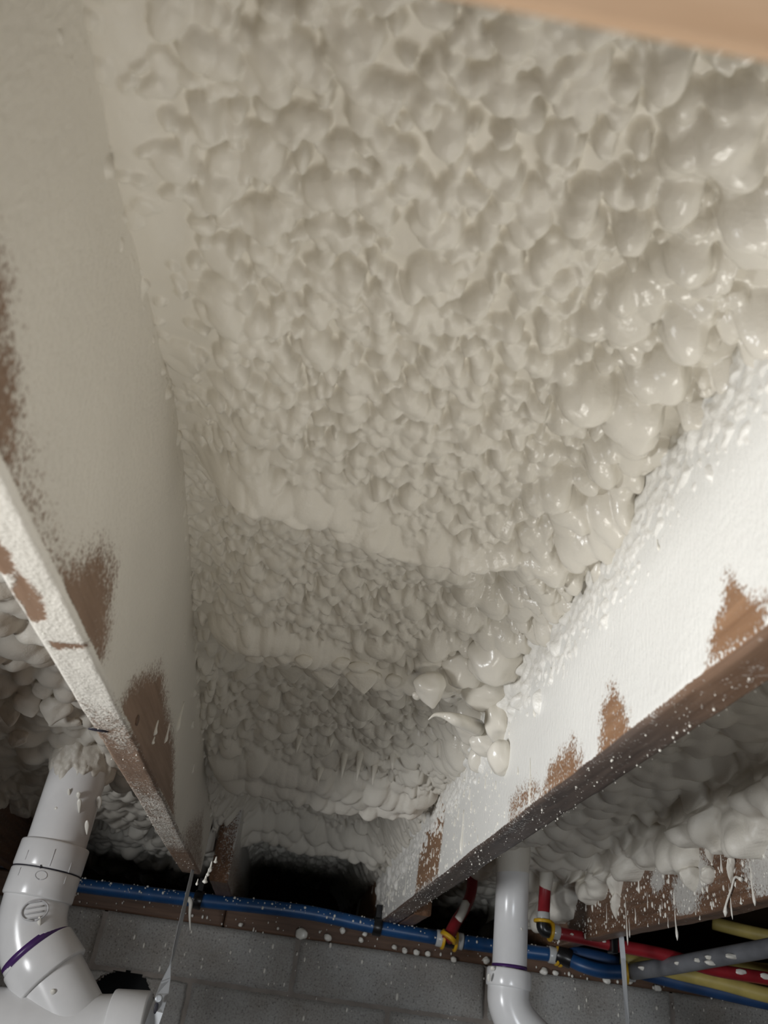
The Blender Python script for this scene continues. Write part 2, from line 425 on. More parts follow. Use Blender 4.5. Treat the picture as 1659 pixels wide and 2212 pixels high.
PLp = patches(XL, [
    ([(-330, 300), (-30, 560), (16, 760), (30, 930), (10, 1020), (-330, 900)], 0.022, 0.95),
    ([(-40, 900), (60, 960), (120, 1190), (150, 1400), (60, 1180), (-60, 1010)], 0.028, 0.55),
    ([(120, 1260), (205, 1215), (235, 1250), (222, 1400), (175, 1420)], 0.026, 1.0),
    ([(285, 1490), (345, 1458), (372, 1620), (372, 1800), (300, 1660), (255, 1545)], 0.020, 1.0),
    ([(395, 1800), (438, 1755), (436, 1885), (405, 1890)], 0.02, 0.6)])
def mist_L(y, z):
    mst = np.full(y.shape, 1.05)-0.12*fbm(y*10, z*10, 61)
    for pts, soft, dep in PLp:
        d = poly_sd(y, z, pts)+0.012*(fbm(y*70, z*50, 63)-0.5)
        mst = np.minimum(mst, 1.05-dep*(1-sstep(-soft, soft*1.8, d)))
    return mst
def zpatch(polys, z): return [[tuple(atz(px, py, z)[:2]) for (px, py) in pl] for pl in polys]
PLb = zpatch([[(38, 1235), (88, 1292), (98, 1335), (70, 1345), (28, 1275)], [(-20, 1150), (22, 1200), (26, 1240), (-20, 1235)],
              [(110, 1385), (185, 1392), (190, 1402), (120, 1400)]], HB)
def mist_Lb(x, y):
    k = 1-sstep(0.50, 0.80, y+0.10*(fbm(y*14, x*60, 70)-0.5))
    mst = 0.95*k+0.22*(1-k)+0.34*sstep(0.8, 0.95, y)*(1-sstep(1.2, 1.3, y))*sstep(0.4, 0.6, fbm(y*5, x*12, 71))
    for pl in PLb:
        d = poly_sd(x, y, pl)+0.004*(fbm(y*120, x*120, 72)-0.5)
        mst = np.minimum(mst, 1.0-0.95*(1-sstep(-0.004, 0.006, d)))
    return mst
JL = joist('floor_joist', XL-JT, XL, -0.35, 1.50, JOIST_L, 1, mist_L, mist_Lb, 'floor joist with cream sprayed side, ending on a hanging metal strap above white drain')
box('joist_back_end', (XL-JT+0.001, 1.495, HB+0.01), (XL-0.001, 1.499, JTOP-0.01), SILL, JL)
def mist_J2(y, z):
    a = 0.12+0.55*sstep(0.24, 0.30, z+0.05*(fbm(y*12, z*12, 80)-0.5))
    for (px, py, r) in ((1480, 1930, 0.05), (1655, 1870, 0.06), (1500, 1890, 0.05), (1420, 1900, 0.03)):
        p = atx(px, py, XJ); d = np.hypot((y-p[1])*0.7, z-p[2]); a = np.maximum(a, 0.85*(1-sstep(r*0.3, r, d)))
    return a
J2 = joist('floor_joist', XJ, XJ+JT, -0.2, 2.45, JOIST_D, -1, mist_J2, lambda x, y: 0.05*np.ones_like(x), 'dark brown floor joist with thin dangling foam drips above the yellow and red pipes')
JK = joist('floor_joist', XK-JT, XK, -0.2, 2.45, JOIST_D, 1, lambda y, z: 0.1+0.7*sstep(0.27, 0.33, z), None, 'dark floor joist partly hidden behind the white drain pipe', dy=0.01)
# lapped board that carries on past the end of the left joist
JP = joist('lapped_joist', -0.143, -0.108, 1.585, 2.6, JOIST_D, 1, lambda y, z: 0.45+0.55*sstep(0.22, 0.30, z), lambda x, y: 0.1*np.ones_like(x),
           'short stained board lapped beside the joist end, resting on the sill above blue pipe', dy=0.006, zb=HB+.004)
JQ = joist('lapped_joist', XR+JT+0.002, XR+2*JT, 1.60, 2.6, JOIST_D, 1, None, None, 'dark lapped board behind the white joist beside the red riser', dy=0.01)

# plank crossing under the joists overhead
pb = atz(1300, 80, HB-0.038)
box_v = box('cross_plank', (-0.5, pb[1]-0.14, HB-0.038), (0.75, pb[1], HB-0.0005), PINE, None, 0.003)
tag(box_v, 'clean tan plank nailed across under the joists', 'plank')

# ------------------------------------------------------------------ spray foam
class Foam:
    """height field over a strip s (across) x t (along); bumps are ellipsoid caps combined by maximum, so that creases form between them"""
    def __init__(self, s, t, seed):
        self.s = s; self.t = t; self.S, self.T = np.meshgrid(s, t, indexing='ij')
        self.Hh = 0.004*(fbm(self.S*60, self.T*60, seed)-0.6)-0.005
        self.ws = 0.006*(fbm(self.S*75, self.T*75, seed+3, 3)-0.5); self.wt = 0.006*(fbm(self.S*75, self.T*75, seed+9, 3)-0.5)
        self.r = np.random.default_rng(seed)
    def cap(self, s0, t0, ra, rb, ang, amp, z0, tilt=0.0, tdir=1.2, pw=0.55):
        R = max(ra, rb)+0.004
        i0, i1 = np.searchsorted(self.s, (s0-R, s0+R)); j0, j1 = np.searchsorted(self.t, (t0-R, t0+R))
        if i1-i0 < 2 or j1-j0 < 2: return
        ds = self.S[i0:i1, j0:j1]-s0+self.ws[i0:i1, j0:j1]; dt = self.T[i0:i1, j0:j1]-t0+self.wt[i0:i1, j0:j1]
        c, sn = math.cos(ang), math.sin(ang)
        u = (ds*c+dt*sn)/ra; v = (-ds*sn+dt*c)/rb; q = 1-u*u-v*v
        h = z0+amp*np.maximum(q, 0)**pw+tilt*(ds*math.cos(tdir)+dt*math.sin(tdir))
        h = np.where(q > 0, h, -1); sub = self.Hh[i0:i1, j0:j1]; np.maximum(sub, h, out=sub)
    def lobes(self, s0, t0, ra, rb, ang, amp, z0, n=3, k=0.0022):
        r = self.r; R = max(ra, rb)*1.35+0.004
        i0, i1 = np.searchsorted(self.s, (s0-R, s0+R)); j0, j1 = np.searchsorted(self.t, (t0-R, t0+R))
        if i1-i0 < 2 or j1-j0 < 2: return
        ds = self.S[i0:i1, j0:j1]-s0+self.ws[i0:i1, j0:j1]; dt = self.T[i0:i1, j0:j1]-t0+self.wt[i0:i1, j0:j1]
        acc = np.zeros_like(ds); g0 = r.uniform(0, 6.28)
        for q in range(n):
            g = g0+q*2*math.pi/n+r.normal()*0.4; w = 0.42 if n > 1 else 0.0
            u = (ds-ra*w*math.cos(g)); v = (dt-rb*w*math.sin(g)); c, sn = math.cos(ang+g), math.sin(ang+g)
            f1 = r.uniform(.62, .85); f2 = r.uniform(.55, .8)
            qq = 1-((u*c+v*sn)/(ra*f1))**2-((-u*sn+v*c)/(rb*f2))**2
            hh = np.where(qq > 0, amp*r.uniform(.75, 1.05)*np.maximum(qq, 0)**0.5, -0.02)
            acc = acc+np.exp(np.clip(hh/k, -9, 40))
        h = z0+k*np.log(acc+1e-9); h = np.where(h > z0+0.0005, h, -1); sub = self.Hh[i0:i1, j0:j1]; np.maximum(sub, h, out=sub)
    def scatter(self, n, rmin, rmax, dens, z0=0.0, zj=0.35, ampf=(0.65, 1.1), el=(0.6, 1.0), tilt=(0.0, 0.4), tdir=1.0, pw=0.5, ang=None):
        r = self.r
        ss = r.uniform(self.s[0], self.s[-1], n); tt = r.uniform(self.t[0], self.t[-1], n)
        dv = dens(ss, tt) if callable(dens) else np.full(n, dens); keep = r.uniform(0, 1, n) < dv
        for a, b in zip(ss[keep], tt[keep]):
            R = rmin+(rmax-rmin)*r.uniform()**1.8
            g = r.uniform(0, math.pi) if ang is None else ang+r.normal()*0.45
            self.cap(a, b, R, R*r.uniform(*el), g, R*r.uniform(*ampf), z0+R*r.uniform(-zj, zj), r.uniform(*tilt), tdir+r.normal()*0.4, pw)
    def blur(self, k=1):
        for _ in range(k):
            h = np.pad(self.Hh, 1, mode='edge')
            self.Hh = (4*h[1:-1, 1:-1]+2*(h[:-2, 1:-1]+h[2:, 1:-1]+h[1:-1, :-2]+h[1:-1, 2:])+h[:-2, :-2]+h[:-2, 2:]+h[2:, :-2]+h[2:, 2:])/16
def var_axis(knots, steps):
    out = [knots[0]]; t = knots[0]
    while t < knots[-1]:
        t += np.interp(t, knots, steps); out.append(t)
    return np.array(out)

# --- centre bay
s_ax = np.arange(XL-0.004, XR+0.0045, 0.00115)
t_ax = var_axis([-0.30, 0.10, 0.16, 0.80, 1.2, 2.0, 2.9], [0.006, 0.0016, 0.00115, 0.0013, 0.0022, 0.0035, 0.012])
fo = Foam(s_ax, t_ax, 5)
UC = lambda s: (s-XL)/(XR-XL)
def small_band(s, t):   # finer bubbles in the middle distance
    return 0.3+0.7*sstep(0.38, 0.48, t)*(1-sstep(0.74, 0.80, t))
flank = lambda s, t: sstep(0.70, 0.82, UC(s)+0.06*(t-0.5))*(1-sstep(0.95, 1.1, t))
mid = lambda s, t: sstep(0.06, 0.16, UC(s))*(1-0.6*flank(s, t))
near_big = lambda s, t: (1-sstep(0.10, 0.34, t))*sstep(0.1, 0.2, UC(s))*0.8
rows_far = lambda s, t: (0.12*sstep(0.58, 0.62, t)+0.88*sstep(0.72, 0.79, t))*sstep(0.03, 0.12, UC(s))
fo.scatter(15000, 0.0046, 0.0105, lambda s, t: mid(s, t)*(0.65+0.35*vnoise(s*40, t*40, 2)), tdir=0.9)
fo.scatter(15000, 0.0035, 0.0066, lambda s, t: small_band(s, t)*(1-0.9*flank(s, t)), z0=0.0022, tdir=0.9)
fo.scatter(160, 0.011, 0.017, near_big, z0=-0.001, ampf=(0.3, 0.5), tdir=0.9)
fo.scatter(2600, 0.008, 0.017, rows_far, tdir=-1.5, tilt=(0.0, 0.25), ang=0.0, el=(0.5, 0.9))
# right flank: swollen glossy lumps against the white joist
fo.scatter(1500, 0.009, 0.019, lambda s, t: flank(s, t), z0=0.0, zj=0.2, ampf=(0.5, 0.85), tdir=0.6, el=(0.6, 1.0))
# left flank: smooth lobes running along the joist
fo.scatter(420, 0.010, 0.024, lambda s, t: (1-sstep(0.06, 0.2, np.abs(UC(s)-0.10)*1.6)), z0=-0.004, ampf=(0.25, 0.45), el=(0.4, 0.7), ang=1.5, tilt=(0, 0.1))
# the sprayed lip rows
for row, n, R in ((0.545, 26, 0.020), (0.80, 30, 0.017), (1.20, 26, 0.026), (1.24, 22, 0.028), (1.72, 16, 0.03), (1.77, 16, 0.03)):
    for k in range(n):
        a = XL+(XR-XL)*(0.09+0.86*(k+rng.uniform(-.3, .3))/n); b = row+0.02*math.sin(a*17)+rng.normal()*0.006
        fo.cap(a, b, R*rng.uniform(.6, 1.0), R*rng.uniform(.6, .95), rng.uniform(0, 3), R*rng.uniform(.6, .9), 0.001, 0.15, 1.4)
bulges = [  # px, py, rx, ry, plane, value
    (1590, 320, 72, 80, 'z', .352), (1640, 470, 60, 75, 'z', .35), (1605, 570, 62, 60, 'x', XR-.004), (1490, 580, 72, 58, 'z', .346), (1478, 735, 82, 58, 'z', .342),
    (1368, 515, 62, 62, 'z', .352), (1475, 440, 70, 55, 'z', .352), (1545, 655, 38, 30, 'x', XR), (1420, 850, 55, 48, 'z', .336), (1500, 830, 40, 46, 'x', XR), (1265, 890, 66, 82, 'z', .342), (1372, 945, 66, 54, 'z', .334),
    (1350, 1012, 48, 40, 'x', XR-.004), (1345, 1068, 40, 28, 'x', XR), (1316, 1150, 38, 72, 'x', XR-.008), (1178, 1092, 56, 46, 'z', .342), (1262, 1190, 52, 36, 'z', .33), (1230, 1120, 40, 32, 'z', .34),
    (1250, 470, 48, 46, 'z', .358), (1520, 330, 60, 50, 'z', .355), (1440, 150, 50, 60, 'z', .36), (1600, 215, 60, 46, 'z', .358),
    (1352, 1268, 24, 32, 'x', XR), (1295, 1235, 44, 24, 'x', XR), (1145, 1250, 36, 30, 'z', .34), (1190, 1290, 34, 26, 'x', XR),
    (1030, 1350, 50, 38, 'z', .325), (985, 1400, 40, 34, 'z', .318), (1000, 1470, 36, 46, 'x', XR-.01),
    (985, 1300, 42, 30, 'z', .335), (930, 1285, 34, 30, 'z', .335), (385, 785, 36, 62, 'z', .372), (380, 345, 62, 44, 'z', .362), (400, 300, 40, 28, 'z', .362), (540, 1088, 28, 24, 'z', .352), (500, 1080, 18, 17, 'z', .354)]
for (a, b, rx, ry, pl, v) in bulges:
    p = (atx if pl == 'x' else atz)(a, b, v); dd = (p@CF)/F
    ra, rb = rx*dd*1.12, ry*dd*1.12
    for _ in range(1): fo.lobes(p[0], p[1], ra, max(rb, ra*.7), fo.r.uniform(0, 3), min(ra, rb)*0.95, 0.006 if a > 900 else 0.001, n=fo.r.integers(1, 4))
fo.blur(1)
S, T, Hh = fo.S, fo.T, fo.Hh
yk = np.array([-.30, .20, .42, .50, .545, .585, .66, .76, .80, .825, .87, .95, 1.10, 1.20, 1.24, 1.30, 1.45, 1.65, 1.75, 1.79, 1.88, 2.9])
zc = np.array([.372, .368, .366, .360, .343, .370, .368, .345, .326, .326, .368, .364, .340, .298, .286, .376, .382, .360, .316, .306, .36, .37])
zl = np.interp(T, [-.3, .26, .47, .56, .73, .80, .945, 1.37, 1.8, 2.9], [.345, .352, .388, .388, .366, .345, .325, .275, .27, .30])
zr = np.interp(T, [-.3, .256, .41, .56, .765, 1.02, 1.23, 1.5, 2.9], [.345, .345, .352, .330, .345, .318, .30, .285, .30])
U = np.clip(UC(S), 0, 1)
bow = 0.02*np.sin(S*17+0.4)
ZC = np.interp(T-bow, yk, zc)+0.008*(fbm(S*9, T*9, 77)-0.5)
wl = (1-sstep(0.0, 0.20, U)); wr = sstep(0.80, 1.0, U)
Zb = ZC*(1-wl-wr)+zl*wl+zr*wr
# cove where foam meets the joists
amp = 1-0.75*(1-sstep(0.02, 0.16, U))*(1-sstep(0.6, 0.9, T))
Xp = S+0.12*Hh*amp; Yp = T+0.35*np.maximum(Hh, 0)*amp; Zp = Zb-Hh*amp
foamC = empty('spray_foam', (0.03, 0.6, JTOP)); tag(foamC, 'lumpy cream spray foam filling the open bay between the white joist and cream joist', 'foam insulation', 'spray foam insulation')
mesh_obj('foam_body', np.stack([Xp, Yp, Zp], -1), grid_faces(len(s_ax), len(t_ax), flip=True), FOAM, foamC, attr={'gloss': sstep(0.62, 0.85, U)*(1-sstep(1.0, 1.3, T))})

# --- single swollen lumps and hanging tips
def ico(sub=3):
    import bmesh
    bm = bmesh.new(); bmesh.ops.create_icosphere(bm, subdivisions=sub, radius=1.0)
    V = np.array([v.co[:] for v in bm.verts]); Fc = np.array([[v.index for v in f.verts] for f in bm.faces]); bm.free(); return V, Fc
ICO4 = ico(4); ICO2 = ico(2); ICO3 = ico(3)
def lump(name, c, r, parent, mat=FOAM_GLOSS, seed=0, amp=0.22, rot=None, base=ICO4, tip=None):
    V, Fc = base; s = seed*7.3
    n = fbm(V[:, 0]*1.3+s+5, V[:, 1]*1.3+V[:, 2]*0.9+9+s, seed, 2)+fbm(V[:, 2]*1.3-s+3, V[:, 0]*0.7+V[:, 1]*1.1+s, seed+4, 2)-1
    P = V*(1+amp*2*n[:, None])
    if tip is not None:                       # pull the far side into a point
        d = np.asarray(tip[:3], float); L = np.linalg.norm(d); d = d/L
        k = np.clip(V@d, 0, 1)**2.2; P = P*(1-0.55*k[:, None])+d*(k*L)[:, None]
    P = P*np.asarray(r, float)
    if rot is not None: P = P @ np.array(Matrix.Rotation(rot[0], 3, Vector(rot[1]))).T
    return mesh_obj(name, P+np.asarray(c, float), Fc, mat, parent)
_proj = {}
def surf_at(key, px, py, rad=7.0):
    """point of a foam surface seen at a pixel"""
    V = _proj[key]
    if len(V) == 3:
        P = V[0]; return P[np.argmin((V[1]-px)**2+(V[2]-py)**2)]
def register(key, P):
    P = P.reshape(-1, 3); z = P@CF; ok = z > 0.05; P = P[ok]; z = z[ok]
    x = W/2+F*(P@CR)/z; y = H/2-F*(P@CU)/z; on = (x > -60) & (x < W+60) & (y > -60) & (y < H+60); P = P[on]; z = z[on]; x = x[on]; y = y[on]
    # keep only the front layer on a coarse raster
    c = (np.floor(x/5)+10000*np.floor(y/5)).astype(np.int64); o = np.argsort(z); c = c[o]; _, first = np.unique(c, return_index=True); sel = o[first]
    _proj[key] = (P[sel], x[sel], y[sel])
def tip_lump(key, px, py, rx, ry, parent, mat=FOAM, seed=0, amp=0.14, tip=None, out=0.25, depth=0.7, name='foam_bulge', p=None):
    p = surf_at(key, px, py) if p is None else p; dist = p@CF; a, b = rx*PX*dist, ry*PX*dist; c = min(a, b)
    V, Fc = ICO4; s = seed*7.3
    n = fbm(V[:, 0]*1.4+s+5, V[:, 1]*1.4+V[:, 2]*0.9+9+s, seed, 2)+fbm(V[:, 2]*1.4-s+3, V[:, 0]*0.7+V[:, 1]*1.1+s, seed+4, 2)-1
    P = V*(1+amp*2*n[:, None])
    if tip is not None:
        d = np.array([tip[0], -tip[1], 0.0]); L = np.linalg.norm(d); d = d/L
        k = np.clip(V@d, 0, 1)**2.5; P = P*(1-0.5*k[:, None])+d*(k*L)[:, None]
    Q = P[:, :1]*a*CR+P[:, 1:2]*b*CU-P[:, 2:3]*c*depth*CF
    return mesh_obj(name, Q+p-CF*c*out, Fc, mat, parent)
register('C', np.stack([Xp, Yp, Zp], -1))
for k, (a, b, rx, ry, tx, ty) in enumerate([(630, 1448, 32, 16, .1, 1.5), (705, 1450, 34, 16, .2, 1.6), (780, 1460, 36, 18, .1, 1.7), (590, 1425, 22, 14, -.2, .7), (655, 1428, 20, 14, .1, .7),
        (735, 1432, 20, 14, .1, .7), (775, 1440, 24, 14, .2, .7), (815, 1448, 18, 13, 0, .7), (805, 1464, 18, 12, 0, .7), (555, 1420, 20, 12, .1, .6), (850, 1470, 20, 15, .1, .8)]):
    tip_lump('C', a, b, rx, ry, foamC, seed=60+k, amp=0.12, tip=(tx, ty), out=0.0)
for k, (a, b, rx, ry, am) in enumerate([(1068, 1418, 48, 54, .2), (1046, 1492, 46, 36, .22), (1020, 1560, 34, 44, .22), (1078, 1560, 26, 46, .22), (1032, 1640, 17, 24, .08), (1082, 1636, 24, 32, .12), (1055, 1600, 30, 26, .2), (1018, 1612, 20, 22, .2), (1000, 1440, 36, 40, .22)]):
    pf = atx(a, b, XR-0.006); ps = surf_at('C', a, b); near = min(pf@CF, ps@CF if abs((ps@CR)/(ps@CF)*F+W/2-a) < 8 else 9.0)
    tip_lump('C', a, b, rx*1.25, ry*1.2, foamC, mat=FOAM_GLOSS, seed=140+k, amp=am, out=0.1, depth=0.8, p=ray(a, b)*near)
hp = surf_at('C', 935, 1450)*0.985
tip_lump('C', 930, 1480, 34, 30, foamC, mat=FOAM_GLOSS, seed=91, amp=0.16, tip=(.15, 1.25), p=ray(928, 1478)*(hp@CF))
tip_lump('C', 900, 1502, 10, 10, foamC, mat=FOAM_GLOSS, seed=92, amp=0.08, p=ray(900, 1502)*(hp@CF))
hz = hp@CF
tube('foam_tail', smooth_path([ray(1030, 1572)*(hz+.05), ray(990, 1556)*hz, ray(962, 1546)*hz, ray(940, 1544)*hz, ray(925, 1555)*hz], 5), list(np.interp(np.linspace(0, 1, 21), [0, .3, .6, 1], [.010, .007, .003, .0004])), FOAM_GLOSS, foamC, 14)
for k, (a, b, l) in enumerate([(745, 1640, 40), (775, 1635, 50), (645, 1600, 30), (808, 1660, 34), (715, 1600, 22), (690, 1668, 24), (850, 1640, 26)]):
    p0 = surf_at('C', a, b-6); p1 = p0+np.array([0, -0.004, -l*PX*(p0@CF)*1.2])
    tube('foam_drip', [p0+(0, .004, .008), p0, (p0+p1)/2, p1], [.007, .0055, .003, .0006], FOAM, foamC, 10)

# --- crusts of popcorn overspray on the joist sides
def crust(name, face_x, sgn, y0, y1, z0, z1, build, parent, mat, seed, step=0.0016):
    ys = np.arange(y0, y1, step); zs = np.arange(z0, z1, step)
    f = Foam(zs, ys, seed); f.Hh[:] = -0.0022
    build(f); f.blur(1)
    edge = np.minimum(np.minimum(f.S-z0, 9), np.minimum(f.T-y0, y1-f.T)); f.Hh = np.where(edge < step*1.5, -0.003, f.Hh)
    q = grid_faces(len(zs), len(ys), flip=(sgn > 0)); hf = f.Hh.ravel()[q].max(1); q = q[hf > -0.0015]
    V = np.stack([face_x+sgn*np.maximum(f.Hh, -0.0022), f.T, f.S-0.35*np.maximum(f.Hh, 0)], -1).reshape(-1, 3)
    used = np.unique(q); mp = np.full(len(V), -1); mp[used] = np.arange(len(used))
    return mesh_obj(name, V[used], mp[q], mat, parent)
zr1 = lambda t: np.interp(t, [.2, .256, .41, .56, .765, 1.02, 1.23, 1.5, 1.9], [.345, .345, .352, .330, .345, .318, .30, .285, .28])
def build_R(f):
    top = lambda s, t: np.clip(1-(zr1(t)-0.022-s)/0.05, 0, 1)**1.7
    f.scatter(30000, 0.0022, 0.0048, lambda s, t: top(s, t), z0=-0.0005, ampf=(0.4, 0.7))
    f.scatter(1500, 0.003, 0.008, lambda s, t: np.clip(1-(zr1(t)-0.02-s)/0.02, 0, 1), z0=-0.001, ampf=(0.4, 0.7))
    # heavy run of foam hanging down the face
    c = atx(1060, 1560, XR)
    f.scatter(7000, 0.007, 0.018, lambda s, t: np.exp(-((t-c[1]+.03)/0.11)**2)*sstep(c[2]-0.045, c[2]+0.01, s+0.03*(vnoise(t*30, s*4, 6)-.5)), z0=0.0, ampf=(0.4, 0.7), el=(0.5, 0.8))
    c2 = atx(860, 1800, XR)
    f.scatter(2600, 0.006, 0.018, lambda s, t: sstep(1.38, 1.6, t)*sstep(0.20, 0.27, s), z0=-0.003, ampf=(0.3, 0.6), el=(0.4, 0.7), ang=0.0)
    p = atx(1090, 1250, XR)
    f.scatter(2500, 0.0025, 0.006, lambda s, t: np.exp(-((t-0.62)/0.09)**2)*sstep(0.24, 0.30, s), z0=-0.0015, ampf=(0.3, 0.5))
crust('overspray_crust', XR, -1, 0.12, 1.95, 0.195, 0.38, build_R, JR, WHITE, 33)
zl1 = lambda t: np.interp(t, [-.3, .26, .47, .56, .73, .80, .945, 1.37, 1.8], [.345, .352, .388, .388, .366, .345, .325, .275, .27])
def build_L(f):
    f.scatter(9000, 0.002, 0.005, lambda s, t: np.clip(1-(zl1(t)-s)/0.05, 0, 1)**2, z0=-0.0016, ampf=(0.3, 0.5), el=(0.4, 0.8), ang=1.57)
    f.scatter(1500, 0.002, 0.006, lambda s, t: np.clip(1-(zl1(t)-s)/0.018, 0, 1), z0=-0.0005, ampf=(0.3, 0.6))
crust('overspray_crust', XL, 1, 0.10, 1.49, 0.22, 0.40, build_L, JL, FOAM, 44, 0.0018)

# --- side bays: an L-shaped strip, ceiling then down the joist face
def side_bay(name, xa, xface, zc_fn, y0, y1, seed, label, sgn, zlow, rr, step=0.0030, n=5200):
    """L-shaped strip: ceiling, rounded corner, then down the joist face. sgn=+1: the face looks toward -x; -1: mirrored"""
    zt0 = 0.365; rad = 0.05; L1 = abs(xface-xa)-rad; L2 = rad*math.pi/2; L3 = zt0-rad-zlow+0.03
    s = np.arange(0, L1+L2+L3, step); t = np.arange(y0, y1, step*1.1)
    f = Foam(s, t, seed)
    def nominal(S, T):
        a = np.clip((S-L1)/L2, 0, 1)*math.pi/2; on3 = np.maximum(S-L1-L2, 0); on1 = np.minimum(S, L1)
        return a, xa+sgn*(on1+rad*np.sin(a)), zc_fn(T+0.03*np.sin(S*20))-rad*(1-np.cos(a))-on3
    def tongue(T): return zlow+0.012+0.11*(fbm(T*13+seed, T*0+seed, seed+2, 3)-0.42)
    def above(S, T):
        a, px, pz = nominal(S, T); return sstep(0.0, 0.012, pz-tongue(T))
    S, T = f.S, f.T; a, px, pz = nominal(S, T)
    f.Hh = f.Hh-0.03*(1-sstep(0.008, 0.022, pz-tongue(T)))
    f.scatter(n, rr[0], rr[1], lambda a_, b_: (0.55+0.45*vnoise(a_*20, b_*20, seed))*above(a_, b_), tdir=0.2, tilt=(0.0, 0.2))
    f.scatter(n//2, rr[0]*1.4, rr[1]*1.3, lambda a_, b_: sstep(L1*0.5, L1+L2, a_)*above(a_, b_), tdir=0.0, tilt=(0.0, 0.2), z0=0.004)
    for _ in range(420):
        u, v = f.r.uniform(L1*0.2, s[-1]), f.r.uniform(y0, y1); R = f.r.uniform(rr[1]*0.7, rr[1]*1.35)
        if above(np.array([u-0.2*R]), np.array([v]))[0] > 0.5: f.lobes(u, v, R, R*f.r.uniform(.7, 1.0), 0.0, R*f.r.uniform(.6, .9), 0.006, n=f.r.integers(1, 4), k=0.002)
    f.blur(1); hh = f.Hh
    nx = -sgn*np.sin(a); nz = -np.cos(a)
    X = px+nx*hh; Z = pz+nz*hh-0.30*np.sin(a)*np.maximum(hh, 0)
    X = np.minimum(X, xface+0.012) if sgn > 0 else np.maximum(X, xface-0.012)
    root = empty(name, (px.mean(), (y0+y1)/2, JTOP)); tag(root, label, 'foam insulation', 'spray foam insulation')
    register('R' if sgn > 0 else 'L', np.stack([X, T, Z], -1))
    q = grid_faces(len(s), len(t), flip=(sgn > 0)); q = q[hh.ravel()[q].max(1) > -0.016]
    V = np.stack([X, T, Z], -1).reshape(-1, 3); used = np.unique(q); mp = np.full(len(V), -1); mp[used] = np.arange(len(used))
    mesh_obj('foam_body', V[used], mp[q], FOAM, root); return root
foamR = side_bay('spray_foam', XR+JT-0.004, XJ, lambda t: np.interp(t, [.2, .9, 1.2, 1.3, 1.6, 2.6], [.36, .355, .34, .325, .32, .31]), 0.35, 2.6, 201,
                 'dim grey heaped spray foam sagging onto the dark joist above the red pipe', 1, 0.235, (0.012, 0.032))
foamL = side_bay('spray_foam', XL-JT+0.004, XK, lambda t: np.interp(t, [.3, .8, .95, 1.0, 1.2, 1.5, 2.6], [.37, .35, .345, .365, .34, .31, .30]), 0.45, 2.6, 301,
                 'shaded spray foam above the large white drain pipe', -1, 0.26, (0.009, 0.026))
for k, (a, b, rx, ry, tx, ty) in enumerate([(60, 1515, 30, 22, .2, 1.1), (120, 1530, 30, 26, -.3, 1.0), (25, 1530, 22, 26, 0, 1.0), (150, 1556, 26, 16, -1.2, .6), (40, 1590, 20, 16, -.5, 1.0), (95, 1490, 24, 18, 0, .8)]):
    tip_lump('L', a, b, rx, ry, foamL, seed=160+k, amp=0.2, tip=(tx, ty), out=0.0, depth=.6)
for k, (a, b, rx, ry, tx, ty) in enumerate([(1335, 1905, 24, 30, .1, 1.2), (1330, 1950, 13, 22, .1, 1.2), (1290, 1885, 24, 22, -.2, 1.0), (1600, 1825, 20, 18, 0, .8), (1535, 1825, 12, 26, .3, 1.2), (1578, 1870, 10, 20, .1, 1.4), (1495, 1895, 28, 24, .2, .9), (1530, 1890, 18, 20, .2, .5), (1265, 1905, 10, 22, 0, 1.4)]):
    p = atx(a, b, XJ-0.006); tip_lump('R', a, b, rx, ry, foamR, seed=180+k, amp=0.22, tip=(tx, ty), out=0.0, depth=.5, p=p)

# --- thin runs of foam on the joist faces
def drip(face_x, px, y0, y1, w, parent, mat=DRIP):
    a = atx(px, y0, face_x-0.0005); l = max((y1-y0)*PX*(a@CF)*1.15, 0.002); r = max(w*0.5*PX*(a@CF), 0.0006)
    zs = np.linspace(0, 1, 9); rr = r*np.array([.15, .35, .4, .45, .5, .7, 1.0, .9, .15])
    V, Fc = tube_geo([a+np.array([0, 0.0006*math.sin(6*t+px), -l*t]) for t in zs], rr, 8)
    return mesh_obj('foam_drip', V, Fc, mat, parent)
dr = [(1640, 150, 520, 20), (1530, 230, 300, 18), (980, 520, 600, 40), (1050, 440, 500, 30), (1100, 420, 520, 30), (1115, 540, 620, 28), (1000, 600, 700, 30), (1045, 620, 950, 45), (965, 690, 760, 20), (1125, 720, 760, 20),
      (960, 830, 870, 18), (1145, 790, 820, 15), (680, 700, 760, 25), (650, 770, 810, 22), (625, 820, 860, 16), (640, 930, 960, 12), (760, 960, 1040, 14), (780, 970, 1030, 14), (785, 1090, 1150, 16), (545, 850, 950, 14), (532, 1180, 1350, 10),
      (300, 1180, 1260, 60), (380, 1350, 1450, 20), (360, 1080, 1160, 25), (400, 1020, 1100, 25), (250, 1100, 1180, 22), (280, 1400, 1500, 14), (470, 1110, 1180, 18), (350, 1200, 1280, 16), (1080, 400, 430, 26), (1170, 840, 900, 12), (1090, 900, 930, 14),
      (860, 240, 420, 22), (850, 430, 620, 26), (1060, 300, 360, 50), (1240, 320, 420, 22), (1180, 330, 380, 20), (1330, 360, 430, 18), (420, 1080, 1180, 30), (300, 1030, 1110, 26), (330, 960, 1010, 24), (440, 950, 1000, 18), (230, 1300, 1360, 16)]
for (x, a, b, w) in dr: drip(XR, 750+x/4.1475, 1600+a/4.1475, 1600+b/4.1475, w/4.1475, JR)
for (x, a, b, w) in [(1155, 1511, 1546, 9), (1190, 1440, 1462, 6), (1098, 1392, 1412, 6), (1190, 1290, 1330, 6), (1230, 1330, 1352, 6), (1420, 1165, 1190, 8)]: drip(XR, x, a, b, w, JR)
